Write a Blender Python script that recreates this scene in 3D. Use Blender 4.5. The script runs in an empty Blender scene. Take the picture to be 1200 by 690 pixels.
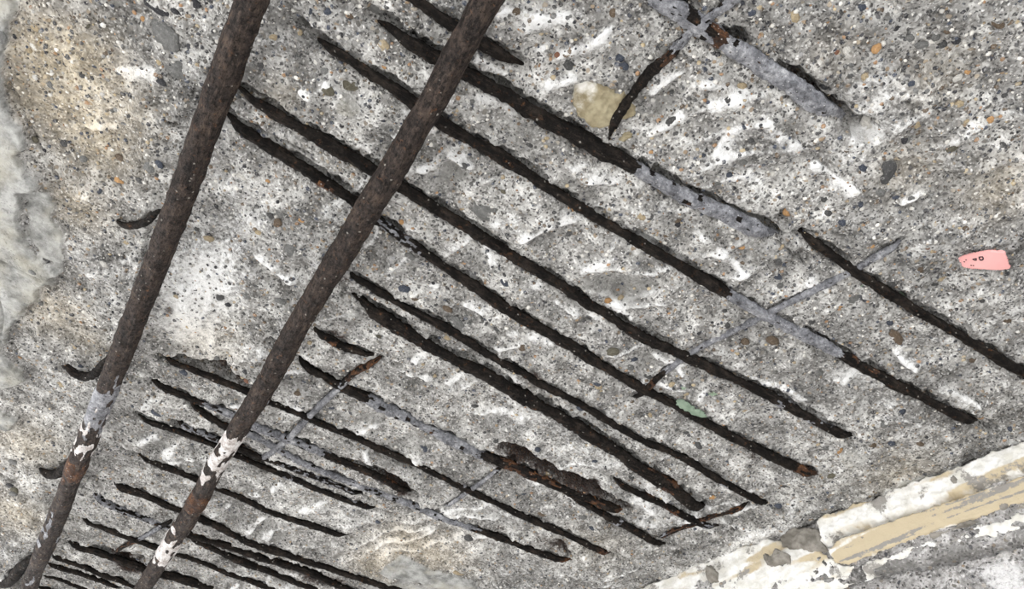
import bpy, math, random
import numpy as np
from mathutils import Matrix, Vector

rng = np.random.default_rng(7)
random.seed(7)
scene = bpy.context.scene
C = scene.collection

# ------------------------------------------------------------------ camera
# Photographer under a spalled concrete soffit, phone tipped up about 51 degrees.
# World axes: X across the soffit (along the thin stirrup bars), Y along the two
# thick main bars, Z up.  Axes come from the two vanishing points of the bars.
FPX = 917.03
ZC = 2.45            # level of the broken concrete face
HC = 0.80            # camera distance below it
CAMZ = ZC - HC
def _cd(x, y):
    return np.array([(x - 600.0) / FPX, -(y - 345.0) / FPX, -1.0])
def _n(a):
    return a / np.linalg.norm(a)
_Y = _n(_cd(-230, 1380)); _X = _n(_cd(3450, 1818))
_X = _n(_X - _Y * np.dot(_X, _Y)); _Z = np.cross(_X, _Y)
ROT = np.array([_X, _Y, _Z])
cam_d = bpy.data.cameras.new('camera')
cam_d.sensor_width = 36.0
cam_d.lens = FPX / 1200.0 * 36.0
cam_d.clip_start = 0.02
cam = bpy.data.objects.new('camera', cam_d)
M = Matrix([[*ROT[0], 0.0], [*ROT[1], 0.0], [*ROT[2], CAMZ], [0, 0, 0, 1]])
cam.matrix_world = M
C.objects.link(cam)
scene.camera = cam

# ------------------------------------------------------------------ light
scene.view_settings.view_transform = 'Standard'
scene.view_settings.look = 'None'
scene.view_settings.gamma = 1.0
scene.view_settings.use_curve_mapping = False
scene.view_settings.exposure = 2.34
world = bpy.data.worlds.new('overcast_sky')
scene.world = world
world.use_nodes = True
bg = world.node_tree.nodes['Background']
bg.inputs[0].default_value = (0.95, 0.97, 1.0, 1)
bg.inputs[1].default_value = 1.5
sun_d = bpy.data.lights.new('hazy_sun', 'SUN')
sun_d.energy = 3.4
sun_d.angle = math.radians(12)
sun_d.color = (1.0, 0.955, 0.90)
sun = bpy.data.objects.new('hazy_sun', sun_d)
sun.rotation_euler = Vector((-0.62, 0.62, 0.55)).to_track_quat('Z', 'Y').to_euler()
C.objects.link(sun)

# ------------------------------------------------------------------ geometry helpers
def P(x, y, off=0.0):
    """point of the photograph on the level `off` metres below the broken face"""
    d = ROT @ _cd(x, y)
    return d * ((HC - off) / d[2]) + np.array([0, 0, CAMZ])
def UV(x, y, off=0.0):
    return P(x, y, off)[:2]
def UVs(pts, off=0.0):
    return np.array([UV(x, y, off) for x, y in pts])
def mmpx(x, y):
    d = ROT @ _cd(x, y)
    return HC / d[2] / FPX        # metres per pixel

def sstep(a, b, x):
    t = np.clip((x - a) / (b - a), 0, 1)
    return t * t * (3 - 2 * t)

def perlin(x, y, seed=0):
    x0 = np.floor(x).astype(np.int64); y0 = np.floor(y).astype(np.int64)
    fx = x - x0; fy = y - y0
    def g(ix, iy, dx, dy):
        h = (ix * 374761393 + iy * 668265263 + seed * 974634777) & 0xFFFFFFFF
        h = ((h ^ (h >> 13)) * 1274126177) & 0xFFFFFFFF
        a = ((h ^ (h >> 16)) & 0xFFFF) * (2 * math.pi / 65536.0)
        return np.cos(a) * dx + np.sin(a) * dy
    u = fx * fx * fx * (fx * (fx * 6 - 15) + 10); v = fy * fy * fy * (fy * (fy * 6 - 15) + 10)
    n00 = g(x0, y0, fx, fy); n10 = g(x0 + 1, y0, fx - 1, fy)
    n01 = g(x0, y0 + 1, fx, fy - 1); n11 = g(x0 + 1, y0 + 1, fx - 1, fy - 1)
    return ((n00 * (1 - u) + n10 * u) * (1 - v) + (n01 * (1 - u) + n11 * u) * v) * 1.5

def seg_dist(U, V, pts):
    """distance, signed side (+ = towards -Y) and fraction along a polyline"""
    best = np.full(U.shape, 1e9); side = np.zeros(U.shape); frac = np.zeros(U.shape)
    L = np.concatenate([[0], np.cumsum(np.hypot(*np.diff(pts, axis=0).T))])
    for i in range(len(pts) - 1):
        a = pts[i]; b = pts[i + 1]; e = b - a; l2 = max(e @ e, 1e-12)
        t = np.clip(((U - a[0]) * e[0] + (V - a[1]) * e[1]) / l2, 0, 1)
        dx = U - a[0] - t * e[0]; dy = V - a[1] - t * e[1]
        d = np.hypot(dx, dy); m = d < best
        s = (dx * e[1] - dy * e[0]) / math.sqrt(l2)
        best = np.where(m, d, best); side = np.where(m, s, side)
        frac = np.where(m, (L[i] + t * (L[i + 1] - L[i])) / L[-1], frac)
    return best, side, frac

def poly_sd(U, V, poly):
    """signed distance to polygon, positive inside"""
    n = len(poly); d = np.full(U.shape, 1e9); ins = np.zeros(U.shape, bool)
    for i in range(n):
        a = poly[i]; b = poly[(i + 1) % n]; e = b - a; l2 = max(e @ e, 1e-12)
        t = np.clip(((U - a[0]) * e[0] + (V - a[1]) * e[1]) / l2, 0, 1)
        d = np.minimum(d, np.hypot(U - a[0] - t * e[0], V - a[1] - t * e[1]))
        c = ((a[1] > V) != (b[1] > V))
        with np.errstate(divide='ignore', invalid='ignore'):
            xi = a[0] + (V - a[1]) * e[0] / (e[1] if abs(e[1]) > 1e-12 else 1e-12)
        ins ^= c & (U < xi)
    return np.where(ins, d, -d)

def mesh_np(name, verts, quads, smooth=True, tris=False):
    me = bpy.data.meshes.new(name)
    k = 3 if tris else 4
    nf = len(quads)
    me.vertices.add(len(verts)); me.vertices.foreach_set('co', np.ascontiguousarray(verts, np.float32).ravel())
    me.loops.add(nf * k); me.loops.foreach_set('vertex_index', np.ascontiguousarray(quads, np.int32).ravel())
    me.polygons.add(nf); me.polygons.foreach_set('loop_start', np.arange(0, nf * k, k, dtype=np.int32))
    me.polygons.foreach_set('loop_total', np.full(nf, k, np.int32))
    if smooth:
        me.polygons.foreach_set('use_smooth', np.ones(nf, bool))
    me.update(calc_edges=True)
    return me
def set_attr(me, name, arr):
    a = me.attributes.new(name, 'FLOAT_COLOR', 'POINT')
    a.data.foreach_set('color', np.ascontiguousarray(arr, np.float32).ravel())
def link(name, me, mat, parent=None, **props):
    o = bpy.data.objects.new(name, me)
    C.objects.link(o)
    if mat is not None and me is not None and not me.materials:
        me.materials.append(mat)
    if parent is not None:
        o.parent = parent
    for k, v in props.items():
        o[k] = v
    return o

# ------------------------------------------------------------------ materials
class NT:
    def __init__(s, name):
        s.mat = bpy.data.materials.new(name); s.mat.use_nodes = True
        s.t = s.mat.node_tree; s.b = s.t.nodes['Principled BSDF']
        s.b.inputs['Specular IOR Level'].default_value = 0.25
    def n(s, kind, **kw):
        nd = s.t.nodes.new(kind)
        for k, v in kw.items():
            if k.startswith('i_'):
                key = k[2:]; key = int(key) if key.isdigit() else key.replace('_', ' ')
                s.set(nd.inputs[key], v)
            else:
                setattr(nd, k, v)
        return nd
    def set(s, sock, v):
        if isinstance(v, bpy.types.NodeSocket): s.t.links.new(v, sock)
        else: sock.default_value = v
    def coord(s, kind='Object'):
        return s.n('ShaderNodeTexCoord').outputs[kind]
    def noise(s, vec, scale, detail=4, rough=0.55, color=False):
        nd = s.n('ShaderNodeTexNoise', i_Vector=vec, i_Scale=scale, i_Detail=detail, i_Roughness=rough)
        return nd.outputs['Color' if color else 'Fac']
    def voro(s, vec, scale, feature='F1'):
        return s.n('ShaderNodeTexVoronoi', feature=feature, i_Vector=vec, i_Scale=scale)
    def ramp(s, fac, stops, interp='LINEAR'):
        nd = s.n('ShaderNodeValToRGB'); nd.color_ramp.interpolation = interp
        el = nd.color_ramp.elements
        while len(el) < len(stops): el.new(0.5)
        for e, (p, c) in zip(el, stops):
            e.position = p; e.color = c if len(c) == 4 else (*c, 1)
        s.set(nd.inputs[0], fac); return nd.outputs[0]
    def rng(s, v, a, b, c=0.0, d=1.0):
        nd = s.n('ShaderNodeMapRange', interpolation_type='SMOOTHSTEP')
        s.set(nd.inputs[0], v); s.set(nd.inputs[1], a); s.set(nd.inputs[2], b); s.set(nd.inputs[3], c); s.set(nd.inputs[4], d)
        return nd.outputs[0]
    def m(s, op, a, b=0.0):
        nd = s.n('ShaderNodeMath', operation=op); s.set(nd.inputs[0], a); s.set(nd.inputs[1], b); return nd.outputs[0]
    def mix(s, f, a, b, blend='MIX'):
        nd = s.n('ShaderNodeMix', data_type='RGBA', blend_type=blend)
        s.set(nd.inputs[0], f)
        s.set(nd.inputs[6], a if isinstance(a, bpy.types.NodeSocket) else (*a, 1))
        s.set(nd.inputs[7], b if isinstance(b, bpy.types.NodeSocket) else (*b, 1))
        return nd.outputs[2]
    def sep(s, c):
        return s.n('ShaderNodeSeparateColor', i_0=c).outputs
    def attr(s, name):
        nd = s.n('ShaderNodeAttribute', attribute_name=name)
        o = s.sep(nd.outputs['Color']); return o[0], o[1], o[2], nd.outputs['Alpha']
    def warp(s, vec, scale, amt):
        c = s.noise(vec, scale, 2, 0.5, True)
        a = s.n('ShaderNodeVectorMath', operation='SUBTRACT', i_0=c, i_1=(0.5, 0.5, 0.5)).outputs[0]
        a = s.n('ShaderNodeVectorMath', operation='SCALE', i_0=a, i_Scale=amt).outputs[0]
        return s.n('ShaderNodeVectorMath', operation='ADD', i_0=vec, i_1=a).outputs[0]
    def bump(s, h, strength, dist, prev=None):
        nd = s.n('ShaderNodeBump', i_Height=h, i_Strength=strength, i_Distance=dist)
        if prev is not None: s.set(nd.inputs['Normal'], prev)
        return nd.outputs[0]
    def out(s, col, rough=0.9, normal=None):
        s.set(s.b.inputs['Base Color'], col if isinstance(col, bpy.types.NodeSocket) else (*col, 1))
        s.set(s.b.inputs['Roughness'], rough)
        if normal is not None: s.set(s.b.inputs['Normal'], normal)
        return s.mat

def concrete_material(name, masks=True, tint=(1, 1, 1), fine=1.0):
    k = NT(name); v = k.coord()
    w = k.warp(v, 60, 0.008)
    w = k.warp(w, 220, 0.003)
    # cement paste between the grains
    n1 = k.noise(v, 34, 7, 0.68)
    n2 = k.noise(v, 12, 5, 0.62)
    n3 = k.noise(v, 260 * fine, 4, 0.7)
    paste = k.ramp(n1, [(0.33, (0.115, 0.113, 0.108)), (0.45, (0.24, 0.235, 0.226)), (0.54, (0.40, 0.395, 0.382)), (0.67, (0.74, 0.735, 0.72))])
    tone = k.rng(n2, 0.36, 0.62, 0.66, 1.28)
    paste = k.mix(1.0, paste, k.n('ShaderNodeCombineColor', i_0=tone, i_1=tone, i_2=tone).outputs[0], 'MULTIPLY')
    # sand
    vs = k.voro(w, 330 * fine); cs = k.sep(vs.outputs['Color'])
    sand = k.ramp(cs[0], [(0.0, (0.03, 0.03, 0.032)), (0.20, (0.075, 0.072, 0.07)), (0.36, (0.20, 0.19, 0.175)), (0.56, (0.36, 0.35, 0.335)), (0.78, (0.60, 0.59, 0.575)), (1.0, (0.80, 0.79, 0.78))])
    fs = k.rng(vs.outputs['Distance'], 0.30, 0.66, 0.95, 0.2)
    tone2 = k.rng(n2, 0.36, 0.62, 0.72, 1.15)
    sand = k.mix(1.0, sand, k.n('ShaderNodeCombineColor', i_0=tone2, i_1=tone2, i_2=tone2).outputs[0], 'MULTIPLY')
    col = k.mix(k.m('MULTIPLY', fs, k.rng(n3, 0.36, 0.58)), paste, sand)
    # fine gravel
    vg = k.voro(w, 150 * fine); cg = k.sep(vg.outputs['Color'])
    gcol = k.ramp(cg[0], [(0.0, (0.045, 0.05, 0.065)), (0.25, (0.11, 0.105, 0.10)), (0.45, (0.22, 0.205, 0.18)), (0.6, (0.34, 0.25, 0.16)), (0.72, (0.45, 0.40, 0.33)), (0.85, (0.30, 0.30, 0.31)), (1.0, (0.68, 0.66, 0.62))])
    gm = k.m('MULTIPLY', k.rng(vg.outputs['Distance'], 0.30, 0.42, 1, 0), k.rng(cg[1], 0.60, 0.66))
    col = k.mix(k.m('MULTIPLY', gm, 0.9), col, gcol)
    # pits and black specks
    vp = k.voro(w, 210 * fine); cp = k.sep(vp.outputs['Color'])
    pit = k.m('MULTIPLY', k.rng(vp.outputs['Distance'], 0.20, 0.34, 1, 0), k.rng(cp[2], 0.68, 0.72))
    col = k.mix(k.m('MULTIPLY', pit, 0.82), col, (0.04, 0.038, 0.038))
    rough = 0.93
    hgt = k.m('ADD', k.m('MULTIPLY', n3, 0.8), k.m('MULTIPLY', k.rng(vs.outputs['Distance'], 0.0, 0.6, 1, 0), 0.5))
    hgt = k.m('ADD', hgt, k.m('MULTIPLY', gm, 0.6)); hgt = k.m('SUBTRACT', hgt, k.m('MULTIPLY', pit, 1.0))
    if masks:
        lime, tan, rust, smooth = k.attr('stain')
        dark, green, clean, _ = k.attr('stain_and_shade')
        brk = k.noise(v, 150, 6, 0.72)
        lm = k.rng(k.m('ADD', lime, k.m('MULTIPLY', k.m('SUBTRACT', brk, 0.5), 1.6)), 0.30, 0.85)
        limec = k.mix(n1, (0.70, 0.70, 0.70), (0.93, 0.93, 0.925))
        col = k.mix(k.m('MULTIPLY', lm, 0.93), col, limec)
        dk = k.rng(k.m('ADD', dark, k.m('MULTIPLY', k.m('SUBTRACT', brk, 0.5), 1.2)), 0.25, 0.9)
        col = k.mix(k.m('MULTIPLY', dk, 0.75), col, k.mix(n3, (0.10, 0.10, 0.095), (0.30, 0.295, 0.28)))  # darker paste, and shade painted among the lower-left bars
        tn = k.m('MULTIPLY', tan, k.rng(brk, 0.2, 0.75, 0.25, 1.0))
        col = k.mix(k.m('MULTIPLY', tn, 0.95), col, k.mix(1.0, col, (1.02, 0.88, 0.66), 'MULTIPLY'))
        col = k.mix(k.m('MULTIPLY', tn, 0.38), col, (0.62, 0.53, 0.38))
        film = k.mix(k.rng(k.noise(v, 38, 8, 0.72), 0.3, 0.7), (0.13, 0.132, 0.126), (0.47, 0.47, 0.455))
        film = k.mix(k.rng(k.noise(v, 14, 4, 0.6), 0.45, 0.7, 0, 0.55), film, (0.40, 0.375, 0.30))
        film = k.mix(k.m('MULTIPLY', pit, 0.3), film, (0.1, 0.1, 0.1))
        col = k.mix(k.rng(smooth, 0.3, 0.75), col, film)
        rust_shade = k.rng(k.m('ADD', rust, k.m('MULTIPLY', k.m('SUBTRACT', brk, 0.5), 1.8)), 0.35, 0.9)
        col = k.mix(k.m('MULTIPLY', rust_shade, 0.9), col, k.ramp(k.noise(v, 320, 4, 0.7), [(0.42, (0.016, 0.010, 0.009)), (0.60, (0.04, 0.02, 0.013)), (0.75, (0.32, 0.16, 0.07))]))  # near-black end also paints the shade inside hollows
        gs = k.rng(k.m('ADD', green, k.m('MULTIPLY', k.m('SUBTRACT', brk, 0.5), 1.2)), 0.45, 0.6)
        col = k.mix(k.m('MULTIPLY', gs, 0.85), col, k.mix(n3, (0.22, 0.33, 0.22), (0.36, 0.46, 0.34)))
        hgt = k.m('MULTIPLY', hgt, k.rng(smooth, 0.3, 0.8, 1.0, 0.35))
    col = k.mix(1.0, col, tint, 'MULTIPLY')
    return k.out(col, rough, k.bump(hgt, 0.85, 0.0016))

def bar_material(name, deep, mid, hi, spot, along=(0.22, 1, 1)):
    k = NT(name); v = k.coord()
    vs = k.n('ShaderNodeMapping', i_Vector=v, i_Scale=along).outputs[0]
    n1 = k.noise(v, 48, 8, 0.75); n2 = k.noise(v, 260, 6, 0.78); n3 = k.noise(v, 110, 6, 0.7)
    col = k.ramp(n1, [(0.34, deep), (0.50, mid), (0.66, hi)])
    col = k.mix(k.rng(n2, 0.54, 0.68, 0, 0.7), col, hi)
    col = k.mix(k.rng(n2, 0.48, 0.36, 0, 0.85), col, (0.006, 0.0055, 0.005))
    sp = k.m('MULTIPLY', k.rng(n3, 0.57, 0.68), k.rng(n2, 0.45, 0.6))
    col = k.mix(k.m('MULTIPLY', sp, spot), col, (0.21, 0.095, 0.04))
    vw = k.voro(k.warp(v, 150, 0.004), 190); cw = k.sep(vw.outputs['Color'])
    wsp = k.m('MULTIPLY', k.rng(vw.outputs['Distance'], 0.15, 0.30, 1, 0), k.rng(cw[1], 0.90, 0.93))
    col = k.mix(k.m('MULTIPLY', wsp, 0.6), col, (0.42, 0.39, 0.35))
    st = k.noise(vs, 260, 6, 0.72)
    col = k.mix(k.rng(st, 0.52, 0.66, 0, 0.55), col, tuple(c * 1.5 for c in hi))
    col = k.mix(k.rng(st, 0.48, 0.38, 0, 0.7), col, (0.006, 0.0055, 0.005))
    h = k.m('ADD', k.m('ADD', n2, st), k.m('MULTIPLY', n1, 1.5))
    k.b.inputs['Specular IOR Level'].default_value = 0.1
    return k.out(col, k.rng(n2, 0.3, 0.7, 0.85, 0.6), k.bump(h, 0.9, 0.0018))

def crust_material(name, stops, s1, s2, bump=0.7):
    k = NT(name); v = k.coord()
    n1 = k.noise(v, s1, 7, 0.72); n2 = k.noise(v, s2, 6, 0.75)
    col = k.ramp(k.m('ADD', k.m('MULTIPLY', n1, 0.55), k.m('MULTIPLY', n2, 0.45)), stops)
    vp = k.voro(k.warp(v, 200, 0.003), 260); cp = k.sep(vp.outputs['Color'])
    pit = k.m('MULTIPLY', k.rng(vp.outputs['Distance'], 0.2, 0.36, 1, 0), k.rng(cp[1], 0.72, 0.78))
    col = k.mix(k.m('MULTIPLY', pit, 0.75), col, (0.035, 0.03, 0.028))
    vw = k.voro(k.warp(v, 200, 0.003), 330); cw = k.sep(vw.outputs['Color'])
    wsp = k.m('MULTIPLY', k.rng(vw.outputs['Distance'], 0.15, 0.3, 1, 0), k.rng(cw[1], 0.82, 0.86))
    col = k.mix(k.m('MULTIPLY', wsp, 0.6), col, (0.62, 0.61, 0.6))
    return k.out(col, 0.8, k.bump(k.m('ADD', n1, n2), bump, 0.0014))

def pebble_material():
    k = NT('pebble_stone'); v = k.coord()
    c = k.n('ShaderNodeObjectInfo').outputs['Color']
    n = k.noise(v, 2.2, 5, 0.65)
    col = k.mix(k.rng(n, 0.3, 0.7), k.mix(1.0, c, (0.62, 0.62, 0.62), 'MULTIPLY'), c)
    col = k.mix(k.rng(k.noise(v, 6, 4, 0.7), 0.56, 0.72, 0, 0.5), col, (0.55, 0.54, 0.52))
    return k.out(col, 0.6, k.bump(n, 0.3, 0.3))
def gravel_material():
    k = NT('gravel_grains'); v = k.coord()
    a = k.n('ShaderNodeAttribute', attribute_name='grain').outputs['Color']
    n = k.noise(v, 400, 3, 0.6)
    return k.out(k.mix(k.rng(n, 0.42, 0.75, 0, 0.5), a, (0.6, 0.59, 0.57)), 0.75)

def plaster_material(name, a, b, dirt):
    k = NT(name); v = k.coord()
    n1 = k.noise(v, 40, 7, 0.65); n2 = k.noise(v, 160, 5, 0.7)
    col = k.mix(k.rng(n1, 0.35, 0.65), a, b)
    col = k.mix(k.rng(n2, 0.60, 0.78, 0, 0.6), col, dirt)
    ms = k.n('ShaderNodeAttribute', attribute_name='wear')
    o = k.sep(ms.outputs['Color'])
    col = k.mix(k.rng(k.m('ADD', o[1], k.m('MULTIPLY', k.m('SUBTRACT', n1, 0.5), 1.2)), 0.35, 0.7), col, (0.46, 0.385, 0.265))
    col = k.mix(k.rng(k.m('ADD', o[2], k.m('MULTIPLY', k.m('SUBTRACT', n1, 0.5), 1.2)), 0.35, 0.7), col, (0.70, 0.68, 0.64))
    col = k.mix(k.rng(k.m('ADD', o[0], k.m('MULTIPLY', k.m('SUBTRACT', n2, 0.5), 1.5)), 0.4, 0.65), col, (0.25, 0.235, 0.215))
    return k.out(col, 0.85, k.bump(k.m('ADD', n1, n2), 0.5, 0.002))

MAT_CEIL = concrete_material('broken_concrete')
MAT_WALL = concrete_material('wall_concrete', True, (0.66, 0.645, 0.64), 0.8)
MAT_BAR = bar_material('black_rusted_steel', (0.004, 0.0036, 0.0034), (0.0095, 0.008, 0.0072), (0.034, 0.0265, 0.0215), 0.55)
MAT_MAIN = bar_material('brown_rusted_steel', (0.013, 0.0108, 0.010), (0.034, 0.027, 0.024), (0.078, 0.057, 0.045), 0.6, (1, 0.3, 1))
MAT_COAT = crust_material('cement_film', [(0.38, (0.05, 0.05, 0.055)), (0.47, (0.135, 0.137, 0.15)), (0.55, (0.25, 0.253, 0.27)), (0.66, (0.52, 0.52, 0.525))], 45, 210)
MAT_SCALE = crust_material('rust_scale', [(0.36, (0.014, 0.009, 0.007)), (0.48, (0.04, 0.02, 0.012)), (0.56, (0.105, 0.046, 0.02)), (0.70, (0.29, 0.14, 0.06))], 70, 300, 0.9)
MAT_LIME = crust_material('lime_crust', [(0.36, (0.20, 0.17, 0.15)), (0.46, (0.42, 0.38, 0.36)), (0.54, (0.62, 0.60, 0.59)), (0.66, (0.85, 0.84, 0.83))], 70, 260, 0.9)
MAT_PEB = pebble_material()
MAT_GRAV = gravel_material()
MAT_PLASTER = plaster_material('painted_plaster', (0.54, 0.52, 0.47), (0.74, 0.73, 0.71), (0.40, 0.35, 0.28))
MAT_MORTAR = plaster_material('grey_mortar', (0.13, 0.118, 0.10), (0.27, 0.25, 0.22), (0.10, 0.09, 0.08))
MAT_QUARTZ = plaster_material('yellow_quartz', (0.24, 0.20, 0.125), (0.40, 0.355, 0.24), (0.18, 0.13, 0.07))
MAT_GREEN = plaster_material('green_paint', (0.13, 0.19, 0.135), (0.25, 0.32, 0.245), (0.10, 0.10, 0.085))
def plain(name, c, r=0.8, var=0.15, sc=60):
    k = NT(name); v = k.coord(); n = k.noise(v, sc, 5, 0.6)
    d = tuple(x * (1 - var) for x in c)
    return k.out(k.mix(n, d, c), r, k.bump(n, 0.15, 0.001))
MAT_PINK = plain('pink_card', (0.80, 0.40, 0.385), 0.7, 0.12, 90)
MAT_INK = plain('black_ink', (0.03, 0.025, 0.03))
MAT_GROUND = plain('earth_ground', (0.222, 0.22, 0.215), 0.95, 0.3, 1.5)
MAT_SLAB = plain('slab_concrete', (0.42, 0.41, 0.39), 0.95, 0.3, 6)

# ------------------------------------------------------------------ bars: what runs where
# photo polyline, width in photo pixels, level (+ = hangs below face), crust ranges along x: (kind, x0, x1, amount)
K, RU, LI = 0, 1, 2
BARS = [
 # name, label, pts, width, proud, crusts
 ('stirrup_bar', 'dark stirrup bar at the upper edge, cut off short beyond the rightmost thick bar',
  [(430,-36),(455,-20),(485,-1),(530,29),(575,57),(612,79)], 14, .5, []),
 ('stirrup_bar', 'wide black stirrup bar with ragged left tip, turning grey and cement-coated',
  [(441,29),(475,46),(525,77),(580,105),(640,142),(690,168),(746,198),(790,223),(840,247),(880,265),(914,283)], 19, .45,
  [(K,742,930,.78),(RU,800,850,.35)]),
 ('stirrup_bar', 'dark stirrup bar below the pink tag, running out at the right edge',
  [(936,272),(965,292),(1000,316),(1045,346),(1100,378),(1150,408),(1205,440),(1260,474)], 12, .3, [(K,960,985,.3)]),
 ('stirrup_bar', 'long straight stirrup bar with a grey limed stretch two thirds along',
  [(370,49),(410,71),(465,106),(520,145),(585,183),(660,231),(720,266),(800,313),(850,342),(900,370),(960,402),(1020,434),(1075,463),(1148,499)], 13, .5,
  [(K,852,985,.9),(RU,985,1030,.35),(RU,1100,1150,.3)]),
 ('stirrup_bar', 'long dark stirrup bar second in the row below the one with the limed stretch',
  [(273,104),(320,132),(365,157),(420,190),(463,215),(500,238),(545,265),(600,300),(655,333),(690,356),(750,392),(800,416),(850,439),(897,461),(945,487),(1002,517)], 13, .5,
  [(RU,330,360,.3),(K,905,985,.35)]),
 ('stirrup_bar', 'long stirrup bar carrying a patch of green paint near its right end',
  [(261,137),(300,163),(345,190),(395,222),(443,258),(475,281),(510,305),(550,331),(587,357),(630,383),(667,404),(715,433),(753,456),(800,480),(850,507),(900,532),(960,561)], 12, .5,
  [(K,425,500,.42),(K,590,640,.3),(RU,300,400,.38),(RU,930,965,.7)]),
 ('stirrup_bar', 'thin stirrup bar starting below the thick bar and ending right of the widest bar',
  [(401,317),(430,334),(460,351),(495,369),(533,390),(565,411),(600,431),(650,458),(700,485),(750,514),(800,536),(850,566),(903,594)], 9, .4,
  [(RU,425,450,.35),(K,800,905,.35)]),
 ('stirrup_bar', 'heavy black stirrup bar with a frayed left tip, in the middle of the soffit',
  [(410,351),(445,369),(483,393),(525,416),(567,438),(600,458),(650,486),(700,515),(750,547),(790,574),(829,603)], 16, .5,
  [(K,425,445,.3),(RU,620,640,.3),(RU,755,800,.45)]),
 ('stirrup_bar', 'short corroded bar lying just below the lower end of the heavy black stirrup',
  [(719,564),(745,577),(775,589),(800,603),(822,613),(843,620)], 8, .6, [(RU,735,780,.35),(RU,785,794,.9),(K,815,845,.5)]),
 ('stirrup_bar', 'stubby black bar beside the right thick bar with a red-rusted splayed tip',
  [(362,385),(382,394),(400,404),(424,413),(444,420)], 10, .2, [(RU,385,410,.5),(RU,432,450,.5)]),
 ('stirrup_bar', 'stirrup bar swallowed by a long black rust-filled cavity in its right half',
  [(341,420),(370,436),(400,452),(440,471),(485,494),(520,511),(567,533),(605,548),(640,563),(690,584),(735,604)], 12, .15,
  [(K,430,566,.8),(RU,500,545,.35),(RU,575,735,.42)]),
 ('stirrup_bar', 'slim brown bar branching down from the rust-filled cavity to a grey tip',
  [(640,563),(665,577),(700,598),(740,620),(781,643)], 9, .5, [(K,700,785,.35),(RU,640,680,.3)]),
 ('stirrup_bar', 'slender stirrup bar leaving a black hollow and ending in an orange tip',
  [(187,418),(212,428),(240,439),(267,450),(293,461),(316,471),(356,486),(393,503),(420,514),(480,541),(547,573),(600,598),(660,625),(717,651)], 8, .35,
  [(K,395,410,.4),(K,470,560,.3),(RU,560,580,.4),(RU,695,720,.6)]),
 ('stirrup_bar', 'grey-filmed stirrup bar ending in a black rust socket right of the thick bar',
  [(175,449),(193,455),(215,464),(247,476),(279,489),(300,499),(335,513),(393,537),(440,557),(480,579)], 9, .2,
  [(K,190,215,.4),(K,235,385,.72),(RU,400,480,.35)]),
 ('stirrup_bar', 'long grey-filmed stirrup bar with a rusted right end above the smooth grey patch',
  [(219,470),(247,489),(270,501),(292,508),(329,526),(353,541),(400,561),(450,579),(500,599),(550,617),(595,634),(633,648),(670,660)], 8, .25,
  [(K,270,560,.72),(RU,655,672,.8)]),
 ('stirrup_bar', 'black stirrup bar crossing under the white lime crust, lower of two close twins',
  [(160,489),(193,499),(233,514),(257,525),(280,535),(307,546),(345,561),(400,584),(443,598)], 7, .4, [(K,300,440,.35)]),
 ('stirrup_bar', 'grey-coated bar crossing under the white lime crust, upper of two close twins',
  [(204,495),(233,506),(260,517),(290,529),(313,538),(353,553),(395,569),(425,582)], 7, .1, [(K,205,262,.5),(K,318,420,.45)]),
 ('stirrup_bar', 'single thin dark bar with a wide bare gap below, pointing at the orange rust spot',
  [(159,535),(178,541),(193,547),(212,554),(233,562),(253,571),(287,585),(320,601),(370,617),(407,630)], 7, .45, [(K,330,400,.3)]),
 ('stirrup_bar', 'dark bar running under the orange rust spot of the thick bar to the lower edge',
  [(128,567),(160,577),(188,588),(215,599),(231,606),(267,623),(300,638),(347,653),(400,671),(427,679),(460,690),(500,704)], 8, .5, [(RU,250,262,.5)]),
 ('stirrup_bar', 'blue-grey filmed bar above a small dark pebble at the lower left',
  [(102,577),(136,594),(160,604),(185,613),(215,624),(243,632),(300,651),(353,667),(400,687),(430,699)], 9, .15, [(K,105,200,.55)]),
 ('stirrup_bar', 'dark speckled bar starting at the right side of the thick brown bar near its foot',
  [(216,627),(253,643),(280,656),(320,672),(350,684),(390,699)], 8, .4, [(K,216,240,.4)]),
 ('stirrup_bar', 'thin dark bar crossed by a small pale rod at the lower left',
  [(92,609),(120,618),(156,632),(189,643),(204,648),(243,661),(280,676),(313,688),(345,700)], 6.5, .5, []),
 ('stirrup_bar', 'thick black bar in a deep slot beside a rusty rod near the bottom',
  [(73,635),(113,646),(140,656),(171,667),(192,672),(227,682),(255,693)], 9, .2, [(RU,130,170,.3)]),
 ('stirrup_bar', 'black bar near the lower left corner, fourth from the last',
  [(55,649),(87,659),(120,673),(147,683),(170,693)], 6, .4, []),
 ('stirrup_bar', 'black bar near the lower left corner, third from the last',
  [(51,659),(87,670),(120,681),(145,691)], 6, .4, []),
 ('stirrup_bar', 'black bar near the lower left corner, last but one',
  [(45,673),(67,678),(93,688),(115,698)], 5.5, .4, []),
 ('stirrup_bar', 'last black bar at the very bottom left corner beside the leftmost thick bar',
  [(39,686),(60,691),(85,700)], 5.5, .4, []),
 ('stirrup_bar', 'broad grey cement-coated bar with a tapering tip at the top right',
  [(740,-24),(768,-6),(800,16),(833,38),(883,70),(940,108),(970,129),(992,144)], 24, .1, [(K,700,826,.55),(K,838,1000,.85),(RU,826,852,.6),(RU,940,985,.3)]),
]
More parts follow.
